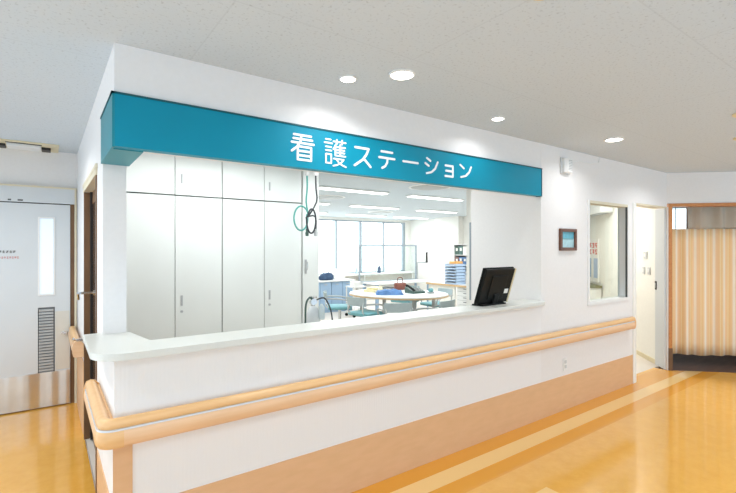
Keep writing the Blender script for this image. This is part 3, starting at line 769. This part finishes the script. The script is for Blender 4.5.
for x, y, lb in ((4.85, 5.05, 'round grey ceiling diffuser nearest the sign'), (4.24, 7.16, 'round grey ceiling diffuser between light rows at the left'), (7.14, 9.3, 'round grey ceiling diffuser nearest the windows')):
    t = thing('ceiling_diffuser', (x, y, 2.48), lb, 'vent', 'round ceiling diffusers in the station')
    MB().lathe([(.30, .0195), (.30, .012), (.24, .0), (.05, -.002)], (x, y, 2.48)).build('cone', 'greyplastic', t, smooth=True)
    MB().lathe([(.34, .0095), (.34, .004), (.31, 0), (.305, .0095)], (x, y, 2.49)).build('outer_ring', 'whiteplastic', t, smooth=True)

# ------------------------------------------------------------------ station furniture
def low_cab(x0, loc_y, label):
    t = thing('blue_cabinet', (x0, loc_y, 0), label, 'cabinet', 'low blue cabinets by the windows')
    MB().box(0, .02, .0, .616, .48, .735).build('body', 'blue', t, local=True)
    for k in range(2):
        dd = MB().box(.004 + .307 * k, 0, .06, .303 + .307 * k, .02, .73, .003).build('door', 'blue', t, local=True)
        MB().box(.15 + .307 * k - .04, -.008, .66, .15 + .307 * k + .04, .0, .68).build('handle', 'greyplastic', dd, local=True)
    return t
lc = low_cab(4.96, 9.2, 'low blue grey cabinet beside the column, left one of the pair')
dup(lc, (5.58, 9.2, 0), 'low blue grey cabinet, right one behind the white trolley')
tag(B('worktop', 'tabletop', None, 4.92, 9.17, .737, 6.24, 9.74, .77, bev=.004), 'white worktop lying on the low blue cabinets', 'worktop')
wc = thing('window_counter', (6.8, 11.3, 0), 'long white counter running under the bright windows', 'counter')
B('counter_board', 'tabletop', wc, 3.8, 11.05, .72, 9.95, 11.58, .76, bev=.004)
for x in (3.9, 5.9, 7.9, 9.85): B('side_panel', 'whiteplastic', wc, x, 11.1, 0, x + .04, 11.55, .72)
# dark blue bag
bg = MB(); pts = []
bg.lathe([(.17, 0), (.205, .03), (.20, .09), (.15, .145), (.07, .17), (.01, .175)], (0, 0, 0), 20)
for v in bg.bm.verts: v.co.y *= .6; v.co.z *= (1 + .12 * math.sin(9 * v.co.x))
bg.xf(Matrix.Translation((5.53, 9.38, .771)))
bgo = thing('bag', (5.53, 9.38, .771), 'dark blue soft bag slumped on the worktop above blue cabinets', 'bag')
bg.build('bag_body', 'navy', bgo, smooth=True)
MB().tube(smooth_pts([(5.43, 9.37, .92), (5.48, 9.35, .99), (5.56, 9.35, 1.0), (5.63, 9.37, .92)]), .010).build('strap', 'navy', bgo, smooth=True)
# small clutter on the window counter and worktop
def bottle(x, y, z, r, h, m, label, cat='bottle'):
    t = thing('bottle', (x, y, z), label, cat)
    MB().lathe([(r * .9, 0), (r, .01), (r, h * .65), (r * .5, h * .8), (r * .45, h * .9)], (x, y, z), 16).build('body', m, t, smooth=True)
    MB().lathe([(r * .52, 0), (r * .52, h * .12), (r * .4, h * .13)], (x, y, z + h * .9), 16).build('cap', 'whiteplastic', t, smooth=True)
bottle(5.28, 9.42, .771, .035, .16, 'redbrown', 'small brown bottle left of the blue bag on the worktop')
bottle(8.62, 11.3, .761, .06, .24, 'navy', 'dark blue bottle standing on the window counter')
bottle(7.75, 11.3, .761, .05, .20, 'lightblue', 'pale blue bottle standing on the window counter')
def box_thing(name, x0, y0, z0, wx, wy, h, m, label, cat, bev=.004):
    return tag(MB().box(x0, y0, z0, x0 + wx, y0 + wy, z0 + h, bev).build(name, m), label, cat)
def carton(x0, y0, z0, wx, wy, h, m, label):
    t = thing('paper_carton', (x0 + wx / 2, y0 + wy / 2, z0), label, 'box')
    MB().box(x0, y0, z0, x0 + wx, y0 + wy, z0 + h * .8, .004).build('body', m, t)
    MB().box(x0 - .006, y0 - .006, z0 + h * .8, x0 + wx + .006, y0 + wy + .006, z0 + h, .004).build('lid', 'paper', t)
carton(6.9, 11.2, .761, .35, .25, .16, 'paper', 'white carton on the window counter, left of the dark bottle')
carton(8.95, 11.2, .761, .4, .25, .22, 'whiteplastic', 'larger white carton on the window counter, right of the dark bottle')
carton(5.8, 9.4, .771, .28, .22, .13, 'paper', 'small white carton at the right end of the worktop')

# desk with clear partition in front of the windows
ds = thing('white_desk', (6.95, 8.4, 0), 'white desk with grey legs and clear screen before the windows', 'desk')
B('desktop', 'tabletop', ds, 6.1, 8.1, .70, 7.88, 8.75, .73, bev=.004)
for x, y in ((6.14, 8.15), (6.14, 8.65), (7.76, 8.15), (7.76, 8.65)): B('leg', 'blue', ds, x, y, 0, x + .07, y + .05, .70, bev=.003)
B('modesty_panel', 'whiteplastic', ds, 6.21, 8.66, .3, 7.76, 8.68, .70)
ps = thing('desk_screen', (6.94, 8.6, .73), 'clear desk screen in thin grey frame standing on the white desk', 'screen')
MB().box(6.03, 8.68, .731, 6.055, 8.715, 1.63).box(7.83, 8.68, .731, 7.86, 8.715, 1.63).box(6.055, 8.68, 1.595, 7.83, 8.715, 1.63).box(6.055, 8.69, .731, 7.83, 8.71, .75).build('frame', 'framegrey', ps)
B('pane', 'glass', ps, 6.055, 8.698, .75, 7.83, 8.702, 1.61)
dm = thing('side_monitor', (7.98, 8.4, 1.2), 'small dark monitor on an arm beside the clear desk screen', 'monitor')
DM = Matrix.Translation((8.06, 8.52, 1.17)) @ Matrix.Rotation(math.radians(42), 4, 'Z')
MB().box(-.16, -.028, 0, .16, .012, .27, .006).xf(DM).build('housing', 'dark', dm)
MB().box(-.15, -.031, .015, .15, -.028, .255).xf(DM).build('screen', 'screen', dm)
MB().tube([(8.04, 8.44, 1.2), (7.95, 8.5, 1.17), (7.86, 8.66, 1.17)], .016).tube([(7.87, 8.66, .73), (7.87, 8.66, 1.18)], .014).build('arm', 'greyplastic', dm, smooth=True)

# white trolley with casters
tr = thing('trolley', (5.72, 8.35, 0), 'slim white trolley on black casters between blue cabinets and table', 'trolley')
B('shelf', 'tabletop', tr, 5.55, 8.2, .66, 5.93, 8.55, .685, bev=.003); B('shelf', 'tabletop', tr, 5.55, 8.2, .18, 5.93, 8.55, .2, bev=.003)
for x in (5.56, 5.90):
    for y in (8.21, 8.52):
        B('post', 'whiteplastic', tr, x, y, .08, x + .02, y + .02, .66)
        cs = MB().cyl((x + .01, y - .005, .035), (x + .01, y + .025, .035), .034).build('caster', 'black', tr, smooth=True)
B('basket', 'whiteplastic', tr, 5.57, 8.22, .685, 5.75, 8.4, .80, bev=.01)

# meeting table
tb = thing('meeting_table', (5.12, 6.22, 0), 'white rounded meeting table with wood edge in the nurse station', 'table')
def superell(cx, cy, a, b_, rot, n=48, e=2.6):
    o = []
    for k in range(n):
        t = 2 * PI * k / n; c, s = math.cos(t), math.sin(t)
        x = a * math.copysign(abs(c) ** (2 / e), c); y = b_ * math.copysign(abs(s) ** (2 / e), s)
        o.append((cx + x * math.cos(rot) - y * math.sin(rot), cy + x * math.sin(rot) + y * math.cos(rot)))
    return o
TC = (5.16, 6.20); TR = math.radians(112)
MB().prism(superell(*TC, .90, .74, TR, e=2.2), .722, .74, .003).build('tabletop', 'tabletop', tb)
MB().prism(superell(*TC, .91, .75, TR, e=2.2), .70, .7215).build('edge_band', 'tableedge', tb)
for a, b_ in ((-.52, -.40), (-.52, .40), (.52, -.40), (.52, .40)):
    x = TC[0] + a * math.cos(TR) - b_ * math.sin(TR); y = TC[1] + a * math.sin(TR) + b_ * math.cos(TR)
    MB().cyl((x, y, 0.001), (x, y, .70), .035).build('leg', 'greyplastic', tb, smooth=True)
MB().prism(superell(*TC, .60, .44, TR), .655, .699).build('apron', 'greyplastic', tb)

def folder(x, y, z, n, m, label, rz=0, w_=.30, d_=.22):
    t = thing('file_folder', (x, y, z), label, 'folder', rz=rz)
    MB().box(-w_ / 2, -d_ / 2, 0, w_ / 2, d_ / 2, .006).box(-w_ / 2, -d_ / 2, .034, w_ / 2, d_ / 2, .04).box(-w_ / 2 - .004, -d_ / 2, 0, -w_ / 2, d_ / 2, .04).build('cover', m, t, local=True)
    MB().box(-w_ / 2 + .002, -d_ / 2 + .008, .0065, w_ / 2 - .01, d_ / 2 - .008, .0335).build('pages', 'paper', t, local=True)
folder(4.95, 6.62, .741, 1, 'yellow', 'cream file folder lying on the table, lower of the pair', .3, .34, .26)
folder(4.97, 6.64, .782, 1, 'yellow', 'cream file folder lying on top of the other folder', .62, .28, .22)
folder(5.38, 6.83, .741, 1, 'black', 'black file folder lying at the back of the table', .1, .32, .22)
# blue folded cloth
cl = MB(); n = 14
g = [[None] * (n + 1) for _ in range(n + 1)]
for i in range(n + 1):
    for j in range(n + 1):
        x = (i / n - .5) * .48; y = (j / n - .5) * .34
        e = min(i, j, n - i, n - j)
        z = .0 if e == 0 else .05 + .03 * math.sin(x * 13) * math.cos(y * 17) + .015 * math.sin(x * 31 + y * 22) + (.015 if e > 2 else 0)
        g[i][j] = cl.bm.verts.new((x, y, max(z, 0)))
for i in range(n):
    for j in range(n): cl.bm.faces.new((g[i][j], g[i + 1][j], g[i + 1][j + 1], g[i][j + 1]))
cl.bm.faces.new([g[i][0] for i in range(n + 1)] + [g[n][j] for j in range(1, n + 1)] + [g[i][n] for i in range(n - 1, -1, -1)] + [g[0][j] for j in range(n - 1, 0, -1)])
cl.xf(Matrix.Translation((4.88, 6.10, .7405)) @ Matrix.Rotation(-.6, 4, 'Z'))
tag(cl.build('folded_cloth', 'blue2', smooth=True), 'crumpled blue cloth lying in the middle of the meeting table', 'cloth')
# handbag and equipment on the table
hb = thing('handbag', (5.55, 6.62, .741), 'red brown handbag standing behind the blue cloth on the table', 'bag')
MB().box(5.43, 6.55, .741, 5.67, 6.67, .88, .03, 3).build('bag_body', 'redbrown', hb, smooth=True)
MB().tube(smooth_pts([(5.48, 6.61, .87), (5.50, 6.61, .97), (5.60, 6.61, .97), (5.62, 6.61, .87)]), .008).build('handle', 'redbrown', hb, smooth=True)
PX, PY = -.07, .0
ph = thing('telephone', (5.46 + PX, 6.0 + PY, .741), 'dark grey desk telephone with handset near the right side of the table', 'telephone')
MB().sweep([[(5.32, 5.88 + .0, .741), (5.60, 5.88, .741), (5.60, 5.88, .77), (5.32, 5.88, .77)], [(5.32, 6.12, .741), (5.60, 6.12, .741), (5.60, 6.12, .85), (5.32, 6.12, .85)]]).xf(Matrix.Translation((PX, PY, 0))).build('base', 'hosed', ph)
MB().tube(smooth_pts([(5.35, 5.90, .79), (5.35, 5.93, .815), (5.35, 6.05, .865), (5.35, 6.10, .87)]), [.026] + [.02] * 8 + [.026]).xf(Matrix.Translation((PX, PY, 0))).build('handset', 'black', ph, smooth=True)
k_ = MB()
for i in range(3):
    for j in range(4): k_.box(5.43 + i * .045, 5.91 + j * .04, .782 + j * .0133, 5.46 + i * .045, 5.935 + j * .04, .80 + j * .0133)
k_.xf(Matrix.Translation((PX, PY, 0))).build('keypad', 'greyplastic', ph)
nt_ = thing('tape_dispenser', (5.55, 5.82, .741), 'pale tape dispenser beside the telephone on the table', 'tape dispenser')
MB().prism([(5.50, 5.72), (5.60, 5.72), (5.60, 5.80), (5.50, 5.80)], .741, .77).build('base', 'greyplastic', nt_)
MB().cyl((5.52, 5.76, .80), (5.58, 5.76, .80), .035).build('tape_roll', 'teal', nt_, smooth=True)

# chairs
def chair(loc, rz, seat, label):
    t = thing('office_chair', loc, label, 'chair', 'chairs around the meeting table', rz)
    MB().box(-.23, -.22, .42, .23, .22, .48, .025, 3).build('seat', seat, t, local=True, smooth=True)
    b = []
    bk = MB()
    for z in (.66, .82):
        bk_p = [(-.21, .235, z), (-.15, .265, z), (0, .285, z), (.15, .265, z), (.21, .235, z)]
        b.append(bk_p)
    secs = []
    for (x, y, _) in b[0]:
        secs.append([(x, y - .012, .60), (x, y + .010, .60), (x, y + .026, .74), (x, y + .004, .74)])
    bk.sweep(secs).build('backrest', 'chairback', t, local=True, smooth=True)
    for sx in (-1, 1):
        MB().tube(smooth_pts([(sx * .22, -.17, .45), (sx * .25, -.16, .56), (sx * .25, -.12, .60), (sx * .25, .05, .625), (sx * .22, .24, .63)]), .014).build('armrest', 'greyplastic', t, local=True, smooth=True)
        MB().tube([(sx * .16, .18, .43), (sx * .17, .26, .50), (sx * .18, .256, .66)], .012).build('back_post', 'chrome', t, local=True, smooth=True)
    MB().cyl((0, 0, .10), (0, 0, .42), .028).build('column', 'chrome', t, local=True, smooth=True)
    for k in range(5):
        a = 2 * PI * k / 5; c, s = math.cos(a), math.sin(a)
        lg = MB().tube([(.02 * c, .02 * s, .11), (.27 * c, .27 * s, .075)], [.022, .014]).build('leg', 'greyplastic', t, local=True, smooth=True)
        MB().cyl((.27 * c - .015 * s, .27 * s + .015 * c, .031), (.27 * c + .015 * s, .27 * s - .015 * c, .031), .030).build('caster', 'black', lg, local=True, smooth=True)
    return t
ch = chair((4.38, 6.10, 0), math.radians(100), 'teal', 'teal seated office chair at the left front of the meeting table')
ch.scale = (1, 1, 1)
dup(ch, (4.34, 5.28, 0), 'teal office chair in front of the table, nearest the counter', rz=math.radians(150))
dup(ch, (4.98, 5.10, 0), 'teal office chair at the right end of the table', rz=math.radians(192))
dup(ch, (4.45, 7.05, 0), 'teal office chair at the far left side of the table', rz=math.radians(60))
dup(ch, (6.1, 7.1, 0), 'teal office chair behind the meeting table', rz=math.radians(-70))
dup(ch, (6.2, 6.3, 0), 'teal office chair between table and cream desk', rz=math.radians(-95))

# right hand desk with shelf and trays
dk = thing('cream_desk', (7.7, 6.95, 0), 'cream desk unit with wood edged top at the right of the station', 'desk')
B('desktop', 'tabletop', dk, 7.30, 6.15, .712, 8.05, 7.72, .74, bev=.002)
B('edge_band', 'tableedge', dk, 7.285, 6.15, .70, 7.30, 7.72, .742)
B('front_panel', 'wall_cream', dk, 7.33, 6.85, .0, 7.36, 7.68, .712)
B('side_panel', 'wall_cream', dk, 7.36, 7.65, 0, 8.0, 7.68, .712)
B('side_panel', 'wall_cream', dk, 7.36, 6.18, 0, 8.0, 6.20, .712)
dw = thing('drawer_unit', (7.5, 6.5, 0), 'grey stacked drawer unit under the right end of the cream desk', 'drawers')
B('body', 'greyplastic', dw, 7.38, 6.22, .002, 7.85, 6.82, .70)
for k in range(7):
    dr_ = B('drawer', 'whiteplastic', dw, 7.355, 6.235, .03 + k * .095, 7.38, 6.805, .115 + k * .095, bev=.003)
    MB().box(7.345, 6.42, .08 + k * .095, 7.355, 6.62, .092 + k * .095).build('handle', 'gap', dr_)
rk = thing('desk_shelf', (7.79, 6.9, .741), 'white open shelf holding files on the cream desk', 'shelf')
for x0, y0 in ((7.64, 6.64), (7.64, 7.16)): B('side_panel', 'whiteplastic', rk, x0, y0, .742, x0 + .3, y0 + .02, 1.64)
for z in (.742, 1.0, 1.16, 1.38, 1.62): B('shelf_board', 'whiteplastic', rk, 7.64, 6.66, z, 7.94, 7.16, z + .018)
B('back_panel', 'whiteplastic', rk, 7.92, 6.66, .76, 7.94, 7.16, 1.62)
def file_(x, y, z, w_, h, m, label):
    t = thing('ring_binder', (x, y, z), label, 'binder', 'binders on the desk shelf')
    MB().box(x, y, z, x + .22, y + w_, z + h, .003).build('cover', m, t)
    MB().box(x - .001, y + w_ * .25, z + h * .45, x, y + w_ * .75, z + h * .8).build('label_card', 'paper', t)
i = 0
for (z, h, row, cols, nm) in ((.761, .20, 'bottom', ['lightblue', 'paper', 'blue2', 'lightblue', 'yellow'], ['pale blue', 'white', 'mid blue', 'pale blue', 'cream']),
                         (1.019, .125, 'second', ['blue2', 'navy', 'paper', 'blue2'], ['mid blue', 'navy', 'white', 'mid blue']),
                         (1.179, .17, 'third', ['paper', 'blue2', 'blue2', 'redbrown'], ['white', 'mid blue', 'mid blue', 'red brown']),
                         (1.399, .20, 'top', ['lightblue', 'paper', 'greenvinyl', 'hosed'], ['pale blue', 'white', 'grey green', 'dark green'])):
    w_ = .48 / len(cols)
    place = ['rightmost', 'second from right', 'middle', 'second from left', 'leftmost'] if len(cols) == 5 else ['rightmost', 'second from right', 'second from left', 'leftmost']
    for k, c in enumerate(cols):
        file_(7.65, 6.67 + k * w_, z, w_ - .008, h * (.92 + .02 * (k % 3)), c, '%s binder on the %s shelf of the desk shelf, %s' % (nm[k], row, place[k]))
# stacked letter trays
def tray(loc, label):
    t = thing('letter_tray', loc, label, 'tray', 'pale blue letter trays on the cream desk')
    MB().box(0, 0, 0, .30, .34, .006).box(0, 0, .006, .006, .34, .03).box(0, 0, .006, .30, .006, .055).box(0, .334, .006, .30, .34, .055).box(.294, .006, .006, .30, .334, .055).build('tray_body', 'lightblue', t, local=True)
    MB().box(.015, .02, .0065, .285, .32, .03).build('paper_stack', 'paper', t, local=True)
    return t
t0 = tray((7.32, 6.80, .742), 'bottom pale blue letter tray in the stack nearest the desk shelf')
ordn = ['second', 'third', 'fourth', 'fifth', 'sixth', 'topmost']
for k in range(6): dup(t0, (7.32, 6.80, .742 + .0665 * (k + 1)), ordn[k] + ' pale blue letter tray from below in the stack by the desk shelf')
oc = tag(MB().box(7.33, 6.84, 1.199, 7.58, 7.02, 1.25, .004).build('card_box', 'orange'), 'orange card box on top of the letter tray stack', 'box')

# ------------------------------------------------------------------ lights
for (x, y, r) in lamps:
    L = bpy.data.lights.new('downlight_lamp', 'AREA'); L.shape = 'DISK'; L.size = r * 1.8; L.energy = 4 if r > .05 else 1.8; L.color = (.95, .98, 1); L.spread = math.radians(150)
    o = bpy.data.objects.new('downlight_lamp', L); col.objects.link(o); o.location = (x, y, 2.483)
# added corridor lamps without fittings; the far left one raised to brighten the floor
for (x, y) in ((-.6, 1.9), (-.6, 3.9), (.6, .2), (2.9, .2), (5.2, .2), (7.2, -.6), (5.6, 1.6)):
    L = bpy.data.lights.new('corridor_lamp', 'AREA'); L.shape = 'DISK'; L.size = .13; L.energy = 18 if x < 0 and y > 3 else 9; L.color = (.95, .98, 1); L.spread = math.radians(150)
    o = bpy.data.objects.new('corridor_lamp', L); col.objects.link(o); o.location = (x, y, 2.49)
L = bpy.data.lights.new('staff_room_lamp', 'AREA'); L.size = .6; L.energy = 30; L.color = (1, .97, .92)
o = bpy.data.objects.new('staff_room_lamp', L); col.objects.link(o); o.location = (6.6, 3.7, 2.48)

SKY_A, SKY_B = 1.62, 3.2
L = bpy.data.lights.new('ward_fill', 'AREA'); L.size = .5; L.energy = 4; L.color = (1, .97, .92)  # added fill that brightens the otherwise unlit ward
o = bpy.data.objects.new('ward_fill', L); col.objects.link(o); o.location = ang(1.7, 1.8, 2.48)
wd = bpy.data.worlds.new('sky'); sc.world = wd; wd.use_nodes = True
bg_ = wd.node_tree.nodes['Background']; nt = wd.node_tree
tc_ = nt.nodes.new('ShaderNodeTexCoord'); sx = nt.nodes.new('ShaderNodeSeparateXYZ'); nt.links.new(tc_.outputs['Generated'], sx.inputs[0])
cr_ = nt.nodes.new('ShaderNodeValToRGB'); mr_ = nt.nodes.new('ShaderNodeMapRange')
mr_.inputs['From Min'].default_value = -.2; mr_.inputs['From Max'].default_value = .6
nt.links.new(sx.outputs[1], mr_.inputs['Value']); nt.links.new(mr_.outputs['Result'], cr_.inputs['Fac'])
cr_.color_ramp.elements[0].color = (.73, .88, 1, 1); cr_.color_ramp.elements[1].color = (.96, .99, 1, 1)
mr2 = nt.nodes.new('ShaderNodeMapRange'); mr2.inputs['From Min'].default_value = -.2; mr2.inputs['From Max'].default_value = .6
mr2.inputs['To Min'].default_value = SKY_A; mr2.inputs['To Max'].default_value = SKY_B
nt.links.new(sx.outputs[1], mr2.inputs['Value']); nt.links.new(mr2.outputs['Result'], bg_.inputs['Strength']); nt.links.new(cr_.outputs['Color'], bg_.inputs['Color'])

# ------------------------------------------------------------------ camera
cam = bpy.data.cameras.new('camera'); co = bpy.data.objects.new('camera', cam); col.objects.link(co); sc.camera = co
cam.sensor_width = 36; cam.lens = 36 * 445 / 736; cam.shift_y = 1.5 / 736; cam.clip_start = .05
co.location = (0, 0, 1.55)
co.rotation_euler = (PI / 2, 0, math.atan2(.8100, .5864) - PI / 2)
sc.view_settings.view_transform = 'Standard'; sc.view_settings.look = 'None'; sc.view_settings.gamma = 1
sc.view_settings.exposure = .08
